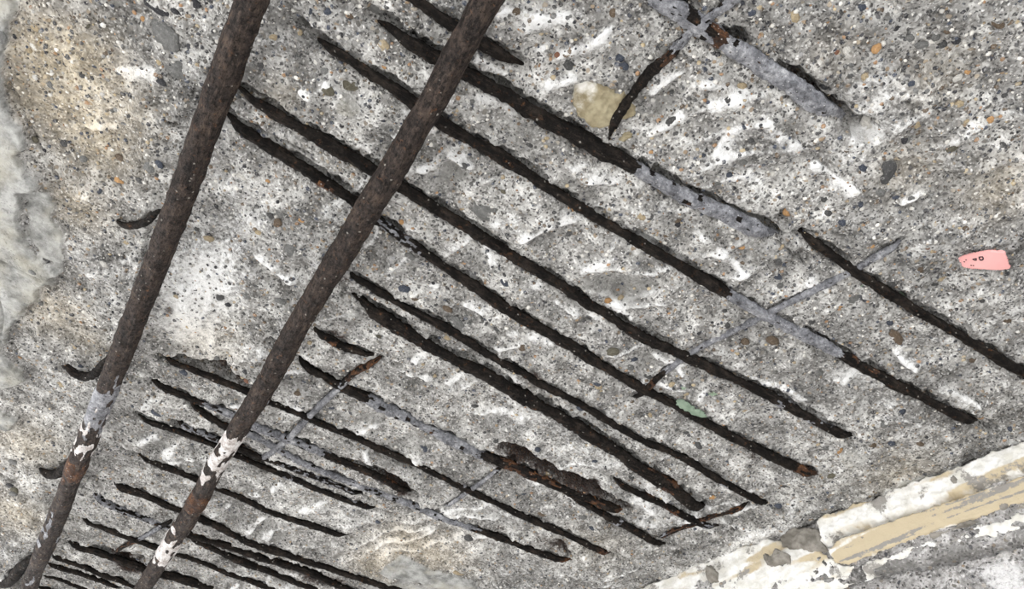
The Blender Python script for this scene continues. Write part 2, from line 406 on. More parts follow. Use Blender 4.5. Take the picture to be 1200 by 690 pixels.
RODS = [
 ('cross_rod', 'rusty rod hanging free over the yellow stone, grey and coated toward the top edge',
  [(714,164),(718,148),(725,132),(738,115),(752,96),(768,78),(787,62),(814,33),(840,14),(870,-8),(900,-30)], 10, 1.4, [(K,788,905,.72),(RU,770,790,.65)], 6.0),
 ('cross_rod', 'long faint grey rod crossing three stirrup bars toward the pink tag',
  [(740,470),(757,456),(775,439),(797,422),(820,408),(855,389),(893,370),(933,350),(965,334),(997,317),(1030,298),(1060,282)], 8, .2, [(K,780,1100,.95),(RU,755,780,.5)], 3.0),
 ('cross_rod', 'pale grey rod crossing bars right of the thick bar, bent up to a rusty tip',
  [(303,540),(318,530),(335,516),(350,501),(365,485),(380,470),(395,456),(410,441),(428,429),(447,421)], 7.5, .45, [(K,295,402,1.2),(RU,405,450,.6)], 3.0),
 ('cross_rod', 'small pale rod with a rusty tail crossing the thin bars at the lower left',
  [(133,647),(148,639),(164,631),(187,618),(203,609)], 5, .5, [(K,164,190,1.1),(RU,130,163,.5)], 3.0),
 ('cross_rod', 'red-brown rusty rod at the lower end of the heavy black stirrup',
  [(768,632),(790,622),(815,613),(836,604),(858,598),(878,591)], 6, .3, [(RU,770,880,.5),(K,768,790,.5)], 3.0),
 ('cross_rod', 'short grey rod below the rust-filled cavity',
  [(520,595),(543,580),(563,566),(580,553),(592,545)], 5, .1, [(K,520,585,.9),(RU,583,595,.5)], 3.0),
]

# ------------------------------------------------------------------ ceiling height field
def spaced(breaks):
    xs = [breaks[0][0]]
    for (a, s0), (b, s1) in zip(breaks[:-1], breaks[1:]):
        x = a
        while x < b - 1e-9:
            f = (x - a) / (b - a); x = x + s0 + (s1 - s0) * f
            xs.append(min(x, b))
    return np.unique(np.array(xs))
gu = spaced([(-0.95, 0.05), (-0.45, 0.010), (-0.38, 0.0016), (1.06, 0.0016), (1.12, 0.02), (1.35, 0.05)])
gv = spaced([(-0.75, 0.05), (-0.10, 0.010), (-0.03, 0.0015), (0.65, 0.0016), (1.2, 0.0024), (1.95, 0.0034), (2.05, 0.02), (2.6, 0.06)])
U, V = np.meshgrid(gu, gv, indexing='ij')
W0 = UV(760, 690); W1 = UV(1200, 520)          # where the wall meets the soffit
WS = _n(np.append(W1 - W0, 0.0)); WN = np.array([WS[1], -WS[0], 0.0])
if WN[0] > 0: WN = -WN

def fbm(x, y, fs, amps, seed):
    r = np.zeros(x.shape)
    for i, (f, a) in enumerate(zip(fs, amps)):
        r += a * perlin(x * f + 13.7 * i, y * f - 7.1 * i, seed + i)
    return r
wx = 0.012 * perlin(U * 14, V * 14, 50); wy = 0.012 * perlin(U * 14, V * 14, 51)
UW = U + wx; VW = V + wy
rough_big = fbm(UW, VW, (3.0, 8.0), (0.007, 0.006), 1)
rough_mid = fbm(UW, VW, (19.0, 42.0), (0.0055, 0.0036), 5)
ridge = 1 - np.abs(perlin(UW * 26 + VW * 5, VW * 13, 9)) * 2.2
rough_mid += 0.0022 * np.clip(ridge, -0.5, 1)
fine_n = fbm(U, V, (95.0, 190.0, 330.0), (0.0020, 0.0013, 0.0007), 20)
D = rough_big + rough_mid + fine_n
stain = np.zeros(U.shape + (4,)); more = np.zeros(U.shape + (4,))
lime = stain[..., 0]; tan = stain[..., 1]; rust = stain[..., 2]; smooth = stain[..., 3]  # lime also holds painted light, rust also painted shade
dark = more[..., 0]; green = more[..., 1]

def sub(pts, pad):
    lo = pts.min(0) - pad; hi = pts.max(0) + pad
    i0, i1 = np.searchsorted(gu, [lo[0], hi[0]]); j0, j1 = np.searchsorted(gv, [lo[1], hi[1]])
    return slice(max(i0, 0), max(i1, 0)), slice(max(j0, 0), max(j1, 0))
def blob(arr, x, y, rx, ry=None, amt=1.0, ang=0.0, soft=1.0):
    """soft elliptical tone around a photo point (radii in photo pixels across)"""
    c = UV(x, y); s = mmpx(x, y); rx *= s; ry = (ry * s) if ry else rx
    S = sub(np.array([c]), 2.6 * max(rx, ry))
    du = U[S] - c[0]; dv = V[S] - c[1]; ca, sa = math.cos(ang), math.sin(ang)
    q = ((du * ca + dv * sa) / rx) ** 2 + ((-du * sa + dv * ca) / ry) ** 2
    arr[S] += amt * np.exp(-q * soft)

# original smooth soffit skin, still hanging on the far left
def skin(pts, rise, sm=1.0, edge=0.004, keep=0.22):
    poly = UVs(pts)
    S = sub(poly, 0.04)
    wob = 0.006 * perlin(U[S] * 45, V[S] * 45, 77) + 0.002 * perlin(U[S] * 160, V[S] * 160, 78)
    sd = poly_sd(U[S], V[S], poly) + wob
    m = sstep(-edge, edge, sd)
    D[S] = D[S] * (1 - m) + m * (rise + rough_big[S] * 0.5 + keep * rough_mid[S] + 0.08 * fine_n[S])
    smooth[S] = np.maximum(smooth[S], m * sm)
    for a in (lime, dark, tan):
        a[S] *= (1 - m)

# broad tones of the concrete, plus shade painted among the lower-left bars
for x, y, r, a in [(235,330,62,.72),(215,385,45,.62),(300,240,50,.48),(265,290,50,.3),(575,600,40,.3),(520,640,35,.2),(1050,150,50,.3),(1100,60,40,.25),(990,200,40,.2),(150,60,45,.3),(120,120,40,.25),(90,300,45,.3),(150,310,25,.25),(60,450,35,.35),(700,500,40,.25),(790,610,40,.3),(1000,480,40,.2),(600,480,30,.25),(450,640,30,.25),(150,440,25,.25),(20,650,40,.3),(330,160,35,.4),(250,200,25,.35),(640,490,60,.32),(760,580,50,.36),
                   (690,545,45,.35),(470,610,40,.3),(410,600,30,.3),(1010,110,45,.35),(1120,250,40,.35),(560,640,45,.25),(870,640,50,.3),
                   (160,235,30,.3),(170,80,30,.28),(120,480,40,.3),(20,590,50,.28),(930,590,40,.25),(780,300,30,.25),(1040,470,30,.25),
                   (395,50,30,.3),(330,60,30,.35),(440,130,26,.3),(860,190,40,.28),(1080,520,25,.2),(640,620,30,.25),(995,440,35,.45),(990,535,20,.4)]:
    blob(lime, x, y, r, amt=a)
for x, y, r, a in [(590,150,42,.42),(510,220,32,.35),(690,325,32,.42),(740,335,30,.4),(640,180,30,.3),(480,520,45,.42),(430,485,28,.35),(560,530,30,.3),
                   (620,130,30,.3),(560,250,26,.4),(470,400,22,.2),(700,60,30,.25),(990,560,45,.35),(1080,540,45,.35),(1010,590,30,.4),(820,250,35,.25),
                   (950,420,30,.25),(300,610,25,.25),(240,560,25,.2),(180,520,30,.3),(120,560,28,.35),(90,640,30,.3),(160,150,28,.35),(130,350,30,.3),
                   (520,390,30,.3),(370,560,25,.25),(880,240,22,.25),(1150,420,50,.3),(1130,120,30,.2),(560,30,25,.25),(330,440,25,.2),(330,665,28,.4),(380,682,20,.45),(100,678,30,.4),(150,650,22,.35),(250,520,22,.3),(330,530,28,.3)]:  # last ones paint shade between the crowded lower-left bars
    blob(dark, x, y, r, amt=a)
for x, y, r, a in [(60,110,65,.8),(110,70,45,.65),(40,40,45,.5),(120,170,45,.6),(90,240,35,.6),(160,130,25,.3),(60,360,40,.5),(30,520,40,.45),(20,600,40,.5),
                   (110,400,25,.3),(1170,220,40,.45),(1060,200,35,.3),(1100,90,40,.25),(980,60,30,.2),(240,400,40,.3),(500,650,50,.55),(440,660,30,.5),
                   (1060,560,40,.4),(470,630,30,.3),(330,110,24,.25),(700,640,40,.2)]:
    blob(tan, x, y, r, amt=a)
for x, y, r, a in [(200,362,8,.8),(196,372,10,.45),(340,168,13,.5),(300,150,10,.35),(185,240,10,.3),(598,62,8,.5),(1150,45,8,.3),(690,145,8,.4),(705,140,5,.5),
                   (410,330,14,.6),(395,325,12,.5),(400,394,12,.8),(388,390,8,.6),(410,427,12,.5),(455,60,4,.7),(410,60,9,.5),(620,445,14,.6),(628,440,9,.7),
                   (665,572,12,.4),(600,545,9,.5),(700,585,10,.4),(628,557,10,.4),(650,640,14,.8),(632,632,11,.6),(585,622,14,.6),(565,617,9,.5),
                   (880,535,12,.6),(950,555,12,.8),(925,545,10,.6),(870,525,8,.5),(815,535,9,.5),(770,540,9,.4),(190,600,14,.6),(180,628,9,.6),(1140,492,9,.4),
                   (960,182,5,.4),(420,540,12,.5),(455,565,11,.6),(470,577,8,.6),(360,680,16,.5),(395,680,12,.7),(150,668,16,.6),(60,556,8,.3),(275,530,10,.4),
                   (758,620,6,.7),(680,473,8,.5),(575,545,12,.5),(820,595,10,.5),(250,100,9,.35),(195,15,8,.3),(215,90,7,.2)]:
    blob(rust, x, y, r, amt=a)
blob(green, 834, 461, 9, 4.5, 1.1, -0.2); blob(green, 800, 447, 5, 3, .7); blob(green, 968, 300, 4, 3, .9); blob(green, 1010, 335, 4, 3, .8)
for x, y in [(1062,352),(1110,388),(1125,397),(1150,412),(1060,356)]: blob(green, x, y, 5, 3.5, .62, .5)

skin([(-420,-60),(15,-60),(22,20),(8,70),(14,120),(33,160),(27,178),(36,198),(57,216),(34,222),(28,240),(32,268),(48,296),(76,316),(55,332),(42,352),(20,372),(8,402),(-60,412),(-420,420)], 0.016)
skin([(-300,412),(6,414),(27,432),(33,443),(14,452),(-300,460)], 0.013)
skin([(-250,466),(8,478),(24,489),(14,498),(-250,510)], 0.013, 0.9)
skin([(30,224),(60,223),(63,250),(78,290),(75,314),(50,296),(34,268)], 0.006, 0.75)
skin([(444,668),(469,649),(485,656),(504,664),(556,679),(560,692),(520,690),(485,680),(460,673)], 0.006, 0.95)
skin([(432,680),(470,676),(520,690),(600,688),(640,705),(430,705)], 0.004, 0.6)
skin([(1034,578),(1060,563),(1100,550),(1124,543),(1118,552),(1080,566),(1045,583)], 0.004, 0.8)
skin([(978,530),(1000,524),(1018,534),(1012,548),(990,548)], 0.002, 0.5)
skin([(392,118),(412,108),(428,128),(410,140),(396,134)], 0.001, 0.55)

# lime ridges left between broken concrete lenses
RIDGES = [[(572,16),(620,17),(690,9)],[(643,72),(690,42),(733,20)],[(640,110),(677,87)],[(750,117),(800,83)],[(833,183),(856,162),(880,143)],
 [(830,127),(870,107)],[(895,120),(915,150),(942,182)],[(943,187),(975,208),(1007,230)],[(483,191),(520,190),(550,183)],[(527,107),(587,118),(620,135)],
 [(570,267),(613,240)],[(597,283),(640,268),(680,257)],[(673,310),(700,302),(720,297)],[(510,297),(535,284),(560,277),(572,295),(580,322)],
 [(607,340),(647,330)],[(677,337),(720,343),(742,376)],[(727,353),(777,333)],[(577,413),(613,400)],[(517,453),(535,443),(550,437)],[(467,433),(510,450)],
 [(490,327),(515,331)],[(410,503),(430,499),(450,493)],[(430,527),(437,550)],[(462,531),(500,545)],[(247,607),(262,597),(277,588)],[(288,626),(305,612),(320,605)],
 [(314,636),(322,618)],[(290,579),(305,577)],[(317,577),(334,566)],[(347,601),(365,593),(381,584)],[(273,689),(282,683)],[(328,692),(337,684)],
 [(167,480),(183,463)],[(180,537),(213,517)],[(160,520),(188,506)],[(197,546),(232,537)],[(700,245),(712,238)],[(730,275),(770,300)],[(640,215),(660,225)],
 [(800,260),(850,292),(885,318)],[(870,435),(910,450),(950,470)],[(940,330),(970,338)],[(1010,430),(990,455)],[(690,370),(715,385)],[(590,380),(640,398),(672,415)],
 [(520,185),(560,205)],[(455,160),(470,150)],[(660,185),(690,205),(735,218)],[(1040,410),(1080,430)],[(1100,450),(1150,480)],[(760,410),(800,440)],
 [(540,350),(566,372)],[(650,350),(680,372)],[(380,85),(420,118)],[(345,95),(365,110)],[(560,60),(593,84)],[(820,95),(880,110)],[(815,470),(835,452)],
 [(620,60),(650,45)],[(760,160),(800,130)],[(1000,165),(1040,150)],[(1050,235),(1090,225)],[(300,300),(350,330)],[(140,77),(188,78)],[(90,155),(140,150)],
 [(255,480),(290,475)],[(330,480),(358,473)],[(480,420),(510,405)],[(545,320),(560,332)]]
for q in RIDGES:
    p = UVs(q); s = mmpx(*q[0])
    S = sub(p, 0.06)
    d, sd, fr = seg_dist(U[S] + 0.8 * wx[S], V[S] + 0.8 * wy[S], p)
    wob = 0.75 + 0.7 * perlin(U[S] * 50, V[S] * 50, 33)
    flip = 1.0 if (hash(q[0]) % 3) else -1.0
    sg = sd * flip
    ends = sstep(-0.02, 0.18, fr) * (1 - sstep(0.82, 1.02, fr)) * np.exp(-((d - np.abs(sd)) / 0.006) ** 2)
    g = np.where(sg > 0, np.exp(-(d / 0.0036) ** 2), np.exp(-(d / 0.011) ** 1.3)) * np.clip(wob, 0.4, 1.4) * ends
    D[S] += 0.0060 * g
    lime[S] += 1.05 * g
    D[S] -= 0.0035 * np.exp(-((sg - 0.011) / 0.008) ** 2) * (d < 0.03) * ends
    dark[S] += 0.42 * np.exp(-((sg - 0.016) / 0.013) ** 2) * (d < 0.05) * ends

# fracture lenses: faint limed crests running across the bars
_a = _n(UV(680, 257) - UV(597, 283)); _b = np.array([-_a[1], _a[0]])
ca_ = UW * _a[0] + VW * _a[1]; cb_ = UW * _b[0] + VW * _b[1]
crest = 1 - np.abs(perlin(ca_ * 7, cb_ * 17, 171)) * 4.5
zone = sstep(-0.12, 0.05, U) * (1 - sstep(0.85, 1.0, U)) * sstep(0.0, 0.12, V) * np.clip(0.55 + 1.1 * perlin(U * 6, V * 6, 172), 0, 1)
crest = np.clip(crest, 0, 1) * zone * (1 - np.clip(smooth, 0, 1))
lime += 0.62 * crest ** 1.5
D += 0.0045 * crest
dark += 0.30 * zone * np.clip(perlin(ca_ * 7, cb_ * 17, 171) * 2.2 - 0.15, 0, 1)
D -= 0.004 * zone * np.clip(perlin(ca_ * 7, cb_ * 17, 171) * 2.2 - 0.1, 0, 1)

# beds of the bars
def bed(pts, width, proud, kind=1.0):
    for_r = 0.5 * width * np.mean([mmpx(*q) for q in pts])
    p = UVs(pts); r = for_r
    S = sub(p, 0.05)
    rag = 0.28 * r * perlin(U[S] * 85, V[S] * 85, 95) + 0.16 * r * perlin(U[S] * 210, V[S] * 210, 96)
    d, sd, fr = seg_dist(U[S] + 0.25 * wx[S], V[S] + 0.25 * wy[S], p)
    d = np.abs(d + rag); sd = sd + rag
    w = 1 - sstep(1.2 * r, 4.5 * r + 0.006, d)
    base = 0.55 * rough_mid[S] + 1.3 * fine_n[S]
    D[S] = D[S] * (1 - w) + w * base
    irr = 0.75 + 0.6 * perlin(U[S] * 22, V[S] * 22, 91) + 0.4 * perlin(U[S] * 70, V[S] * 70, 92)
    cut = sstep(0.45, 1.15, irr) * 1.3 * kind
    D[S] -= 2.1 * r * cut * np.exp(-((sd - 0.6 * r) / (1.1 * r)) ** 4) * (d < 6 * r)
    bury = perlin(U[S] * 17 + V[S] * 9, V[S] * 17, 93)
    D[S] -= (0.5 - 1.3 * np.clip(bury - 0.12, 0, 1)) * r * np.exp(-(d / (1.15 * r)) ** 4)
    lime[S] += 0.30 * np.exp(-((sd + 2.2 * r) / (1.3 * r)) ** 2) * (d < 6 * r) * np.clip(0.4 + 1.4 * perlin(U[S] * 20, V[S] * 20, 94), 0, 1)  # paints the lit concrete band beside each bar into the lime mask
    return r
for nm, lb, pts, wd, pr, cr in BARS:
    bed(pts, wd, pr, 1.0)
for nm, lb, pts, wd, pr, cr, eu in RODS:
    bed(pts, wd, pr, 0.5 if 'free' not in lb else 0.0)

# cracks and hollows, the deep ones blackened with painted shade as well as rust
def crack(q, w, depth, rust_shade=0.0):
    p = UVs(q); s = mmpx(*q[0]); w = w * s
    S = sub(p, 0.03)
    d, sd, fr = seg_dist(U[S] + 0.3 * wx[S] + 0.0012 * perlin(U[S] * 120, V[S] * 120, 61), V[S] + 0.3 * wy[S] + 0.0012 * perlin(U[S] * 120, V[S] * 120, 62), p)
    g = np.exp(-(d / w) ** 4)
    D[S] -= depth * g
    if rust_shade: rust[S] += rust_shade * np.exp(-(d / (1.6 * w)) ** 2)  # rust mask doubles as painted shade in the hollow
for q, w, dp, rust_shade in [
 ([(162,432),(167,435),(176,437),(183,444)],2,.012,0),([(187,418),(205,424),(230,428)],3,.02,0),([(215,422),(245,432),(270,446)],8,.030,.75),([(243,424),(262,428),(272,442),(290,455)],5,.028,.75),
 ([(910,284),(925,295),(945,311)],1.6,.010,0),([(914,283),(917,277),(935,272),(960,271)],2,.012,0),([(838,236),(870,250),(900,266),(914,277)],3.5,.028,.6),
 ([(936,92),(955,108),(975,123),(997,139)],4.5,.030,.75),([(350,648),(360,646),(372,650),(383,652)],1.3,.008,0),([(200,145),(218,152)],2,.010,0),
 ([(595,525),(625,540),(655,556),(690,570)],9,.034,1.1),([(690,570),(715,585),(735,597)],6,.030,1.0),([(575,538),(600,540)],5,.02,.5),
 ([(250,128),(300,152),(360,182)],2.5,.014,0),([(288,104),(320,120),(355,150)],3,.018,0),([(260,118),(275,125)],2,.01,0),
 ([(140,655),(150,662),(170,668)],6,.030,.95),([(110,642),(140,650),(165,656)],5,.026,.75),([(270,524),(290,538),(315,548)],6,.028,.85),([(204,497),(233,507),(262,519)],5,.024,.55),
 ([(218,472),(235,483),(250,492)],3.5,.022,.6),([(250,478),(268,482),(280,488)],3.5,.022,.5),([(330,658),(360,672),(395,686)],7,.028,.9),([(260,655),(310,670),(340,684)],5,.022,.65),
 ([(355,486),(372,487)],5,.016,0),([(318,472),(352,482)],4,.022,.6),([(336,512),(370,528),(395,541)],4,.022,.5),([(440,553),(460,562),(478,577)],6,.024,.85),([(425,545),(440,553)],4,.014,.3),
 ([(400,517),(450,535),(485,547)],2.5,.012,0),([(630,445),(646,452)],4,.012,.5),([(0,385),(10,398),(20,408)],3,.01,0),([(0,292),(30,308),(55,322)],1.5,.004,0),([(6,345),(12,362),(8,385)],1.5,.004,0),
 ([(175,250),(170,300),(160,330)],3,.006,0),([(15,95),(30,140),(45,175),(62,205)],2,.006,0),([(1035,585),(1080,568),(1125,552),(1200,523)],3,.012,0),([(960,612),(1000,597),(1035,583)],3,.010,.2),
 ([(1150,20),(1165,30)],3,.004,.2),([(560,370),(590,392)],2,.006,0),([(655,633),(668,652)],3,.010,.6),([(45,650),(30,662),(18,668)],5,.02,0),([(0,672),(14,678),(22,690)],5,.016,.3),([(0,559),(14,565)],3,.012,0),
 ([(138,260),(147,265),(163,263),(177,255)],3,.010,.3),([(72,428),(85,436),(99,441),(112,438),(124,422)],4,.010,0),([(47,550),(60,556),(73,552),(82,540)],4,.012,.2)]:
    crack(q, w, dp, rust_shade)
np.clip(stain, 0, 1.3, out=stain); np.clip(more, 0, 1.3, out=more)
D = np.clip(D, -0.034, 0.03)
LIMU = (U - W0[0]) * WN[0] + (V - W0[1]) * WN[1]       # > 0 on the room side of the wall

def Dat(u, v):
    i = np.clip(np.searchsorted(gu, u), 1, len(gu) - 1); j = np.clip(np.searchsorted(gv, v), 1, len(gv) - 1)
    return D[i, j]

nu, nv = U.shape
co = np.stack([U, V, ZC - D], -1).reshape(-1, 3)
idx = np.arange(nu * nv).reshape(nu, nv)
quads = np.stack([idx[:-1, :-1], idx[:-1, 1:], idx[1:, 1:], idx[1:, :-1]], -1)
keepq = np.maximum(LIMU[:-1, :-1], LIMU[1:, 1:]) > -0.02
quads = quads[keepq]
used = np.zeros(nu * nv, bool); used[quads.ravel()] = True
remap = np.cumsum(used) - 1
me = mesh_np('ceiling', co[used], remap[quads])
set_attr(me, 'stain', stain.reshape(-1, 4)[used]); set_attr(me, 'stain_and_shade', more.reshape(-1, 4)[used])
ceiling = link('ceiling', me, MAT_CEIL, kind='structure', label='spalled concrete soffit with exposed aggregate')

def box(name, lo, hi, mat, parent=None, **kw):
    x0, y0, z0 = lo; x1, y1, z1 = hi
    vs = np.array([(x, y, z) for x in (x0, x1) for y in (y0, y1) for z in (z0, z1)])
    fs = np.array([(0, 1, 3, 2), (4, 6, 7, 5), (0, 4, 5, 1), (2, 3, 7, 6), (0, 2, 6, 4), (1, 5, 7, 3)])
    return link(name, mesh_np(name, vs, fs, False), mat, parent, **kw)
box('slab', (-0.95, -3.2, ZC + 0.04), (1.35, 2.6, ZC + 0.30), MAT_SLAB, ceiling)
box('floor', (-14, -14, -0.1), (14, 14, 0.0), MAT_GROUND, kind='structure', label='earth ground below the soffit')

# ------------------------------------------------------------------ wall
WO = np.array([W0[0], W0[1], ZC])
def wall_st(x, y):
    """photo point on the wall face -> distance along the wall, distance below the soffit"""
    d = ROT @ _cd(x, y); o = np.array([0, 0, CAMZ])
    t = ((WO - o) @ WN) / (d @ WN); p = o + d * t
    return np.array([(p - WO) @ WS, ZC - p[2]])
ws = spaced([(-1.6, 0.06), (-0.25, 0.012), (-0.12, 0.0028), (0.85, 0.0028), (0.95, 0.03), (1.7, 0.06)])
wt = spaced([(-0.05, 0.004), (0.0, 0.0024), (0.26, 0.0028), (0.34, 0.02), (2.45, 0.15)])
Sg, Tg = np.meshgrid(ws, wt, indexing='ij')
WD = fbm(Sg, Tg, (9, 24, 60, 140), (0.003, 0.0025, 0.0018, 0.0012), 140)
wstain = np.zeros(Sg.shape + (4,)); wmore = np.zeros(Sg.shape + (4,))
lip = np.array([wall_st(*q) for q in [(965,692),(990,683),(1030,673),(1080,663),(1120,655),(1160,645),(1205,636)]])
d, sd, fr = seg_dist(Sg, Tg + 0.004 * perlin(Sg * 40, Tg * 40, 150), lip)
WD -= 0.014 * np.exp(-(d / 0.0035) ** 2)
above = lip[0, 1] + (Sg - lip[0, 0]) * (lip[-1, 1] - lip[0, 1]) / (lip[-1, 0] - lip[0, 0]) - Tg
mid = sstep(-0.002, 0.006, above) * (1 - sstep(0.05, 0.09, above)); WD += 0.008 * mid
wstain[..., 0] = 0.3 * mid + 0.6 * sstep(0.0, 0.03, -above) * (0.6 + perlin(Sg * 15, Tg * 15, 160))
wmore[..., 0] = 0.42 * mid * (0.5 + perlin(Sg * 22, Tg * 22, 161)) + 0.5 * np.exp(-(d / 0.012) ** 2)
wco = WO[None, None] + Sg[..., None] * WS + Tg[..., None] * np.array([0, 0, -1.0]) + WD[..., None] * WN
wi = np.arange(Sg.size).reshape(Sg.shape)
me = mesh_np('wall_right', wco.reshape(-1, 3), np.stack([wi[:-1, :-1], wi[1:, :-1], wi[1:, 1:], wi[:-1, 1:]], -1).reshape(-1, 4))
set_attr(me, 'stain', np.clip(wstain, 0, 1.2).reshape(-1, 4)); set_attr(me, 'stain_and_shade', np.clip(wmore, 0, 1.2).reshape(-1, 4))
wall = link('wall_right', me, MAT_WALL, kind='structure', label='rough grey concrete wall meeting the soffit')
bwall = box('wall_core', (0, 0, 0), (3.2, 0.2, ZC + 0.2), MAT_SLAB, wall)
bo = WO + WS * -1.55 - WN * 0.03
bwall.matrix_world = Matrix([[WS[0], -WN[0], 0, bo[0]], [WS[1], -WN[1], 0, bo[1]], [0, 0, 1, 0], [0, 0, 0, 1]])

# ------------------------------------------------------------------ ragged solid patches (plaster, mortar, flakes)
def patch(name, poly, surf, thick, mat, spacing=0.002, rag=0.004, bump=0.0015, edge=0.004, lift=0.0, seed=0, wear=None, profile=None, parent=None, base=None, sink=0.006, **kw):
    poly = np.asarray(poly, float)
    lo = poly.min(0) - rag * 2; hi = poly.max(0) + rag * 2
    a = np.arange(lo[0], hi[0] + spacing, spacing); b = np.arange(lo[1], hi[1] + spacing, spacing)
    A, B = np.meshgrid(a, b, indexing='ij')
    sd = poly_sd(A, B, poly) + rag * (0.7 * perlin(A / (rag * 4), B / (rag * 4), 200 + seed) + 0.5 * perlin(A / (rag * 1.3), B / (rag * 1.3), 230 + seed))
    m = sstep(-edge * 0.3, edge, sd)
    h = thick * np.ones(A.shape)
    if profile is not None: h = h + profile(A, B)
    h = h + bump * (perlin(A * 70, B * 70, 250 + seed) + 0.6 * perlin(A * 190, B * 190, 260 + seed))
    h = lift + (h + sink) * m - sink
    if surf == 'ceil':
        bz = base if base is not None else Dat(A, B)
        co = np.stack([A, B, ZC - (bz + h)], -1); flip = True
    else:
        co = WO + A[..., None] * WS + B[..., None] * np.array([0, 0, -1.0]) + h[..., None] * WN; flip = False
    ii = np.arange(A.size).reshape(A.shape)
    if flip: q = np.stack([ii[:-1, :-1], ii[:-1, 1:], ii[1:, 1:], ii[1:, :-1]], -1)
    else: q = np.stack([ii[:-1, :-1], ii[1:, :-1], ii[1:, 1:], ii[:-1, 1:]], -1)
    kq = np.maximum(np.maximum(sd[:-1, :-1], sd[1:, 1:]), np.maximum(sd[1:, :-1], sd[:-1, 1:])) > -edge * 0.5
    q = q[kq]
    us = np.zeros(A.size, bool); us[q.ravel()] = True; rm = np.cumsum(us) - 1
    me = mesh_np(name, co.reshape(-1, 3)[us], rm[q])
    wr = np.zeros(A.shape + (4,))
    if wear is not None: wear(A, B, wr)
    set_attr(me, 'wear', np.clip(wr, 0, 1.3).reshape(-1, 4)[us])
    return link(name, me, mat, parent, **kw)
WP = lambda qs: np.array([wall_st(*q) for q in qs])

def wear_white(A, B, w):
    w[..., 0] = 0.12 + 0.62 * np.clip(perlin(A * 30, B * 34, 301) * 1.3, 0, 1)
    w[..., 1] = 0.22 + 0.75 * np.clip(perlin(A * 10, B * 60, 302) * 1.2, 0, 1)
def wear_beige(A, B, w):
    w[..., 1] = 1.0
    w[..., 0] = 0.66 * np.clip(perlin(A * 6, B * 120, 303) * 3.0 - 0.1, 0, 1) + 0.25 * np.clip(perlin(A * 40, B * 90, 305) * 2, 0, 1)
    w[..., 2] = 0.8 * np.clip(perlin(A * 9, B * 70, 304) * 2.2 - 0.25, 0, 1) + 0.7 * (1 - sstep(0.0, 0.06, A - A.min())) * np.clip(0.5 + perlin(A * 40, B * 60, 306), 0, 1)
mould = bpy.data.objects.new('plaster_moulding', None); C.objects.link(mould)
mould.location = Vector(WO + WS * 0.5)
mould['label'] = 'beige painted plaster moulding with a broken white upper edge, along the wall top'
mould['category'] = 'moulding'
def under(o, par):
    o.parent = par; o.matrix_parent_inverse = par.matrix_world.inverted(); return o
bpy.context.view_layer.update()
under(patch('beige_face', WP([(972,648),(985,634),(1050,612),(1120,588),(1215,556),(1330,515),(1330,552),(1215,590),(1150,612),(1095,629),(1040,648),(1000,664),(980,664)]),
      'wall', 0.012, MAT_PLASTER, 0.0024, 0.003, 0.0006, 0.004, seed=1, wear=wear_beige), mould)
under(patch('white_edge', WP([(961,612),(985,604),(1033,586),(1083,567),(1140,546),(1215,517),(1330,474),(1330,518),(1215,551),(1140,580),(1075,603),(1030,617),(985,632),(975,645),(966,640)]),
      'wall', 0.020, MAT_PLASTER, 0.0024, 0.005, 0.0022, 0.005, seed=2, wear=wear_white), mould)
patch('plaster_strip', WP([(745,694),(800,670),(850,647),(905,632),(935,640),(972,650),(990,664),(1010,662),(1000,676),(985,684),(965,700),(850,760),(700,760)]),
      'wall', 0.009, MAT_PLASTER, 0.0026, 0.005, 0.0016, 0.004, seed=3, wear=wear_white,
      label='white flaking plaster strip in front of the beige moulding, at the bottom edge', category='plaster')
def wear_lower(A, B, w):
    w[..., 0] = 0.42 + 0.7 * perlin(A * 22, B * 40, 311)
patch('plaster_strip', WP([(1010,664),(1060,645),(1100,634),(1150,618),(1215,597),(1330,560),(1330,590),(1215,622),(1150,636),(1100,646),(1050,662),(1015,676)]),
      'wall', 0.010, MAT_PLASTER, 0.0026, 0.007, 0.002, 0.004, seed=4, wear=wear_lower,
      label='mottled grey and white plaster strip under the beige moulding', category='plaster')
patch('mortar_smear', WP([(916,634),(930,622),(955,618),(968,628),(972,642),(975,650),(955,652),(935,648),(920,646)]), 'wall', 0.015, MAT_MORTAR, 0.002, 0.005, 0.003, 0.005, seed=5,
      label='brown rough mortar smear between the white plaster strip and the moulding end', category='mortar')
patch('mortar_lump', WP([(897,657),(903,648),(908,654),(915,645),(930,652),(934,664),(920,666),(908,670),(900,664)]), 'wall', 0.020, MAT_MORTAR, 0.0016, 0.003, 0.0025, 0.006, seed=6,
      label='jagged grey mortar lump on the white plaster strip', category='mortar')
patch('mortar_lump', WP([(829,678),(832,668),(838,661),(843,668),(848,674),(847,686),(835,689)]), 'wall', 0.022, MAT_MORTAR, 0.0016, 0.002, 0.0018, 0.009, seed=7,
      label='small rounded grey mortar lump at the bottom edge of the white strip', category='mortar')
under(patch('mortar_spot', WP([(1118,570),(1124,563),(1132,567),(1130,577),(1122,577)]), 'wall', 0.024, MAT_MORTAR, 0.0015, 0.002, 0.001, 0.004, seed=8), mould)

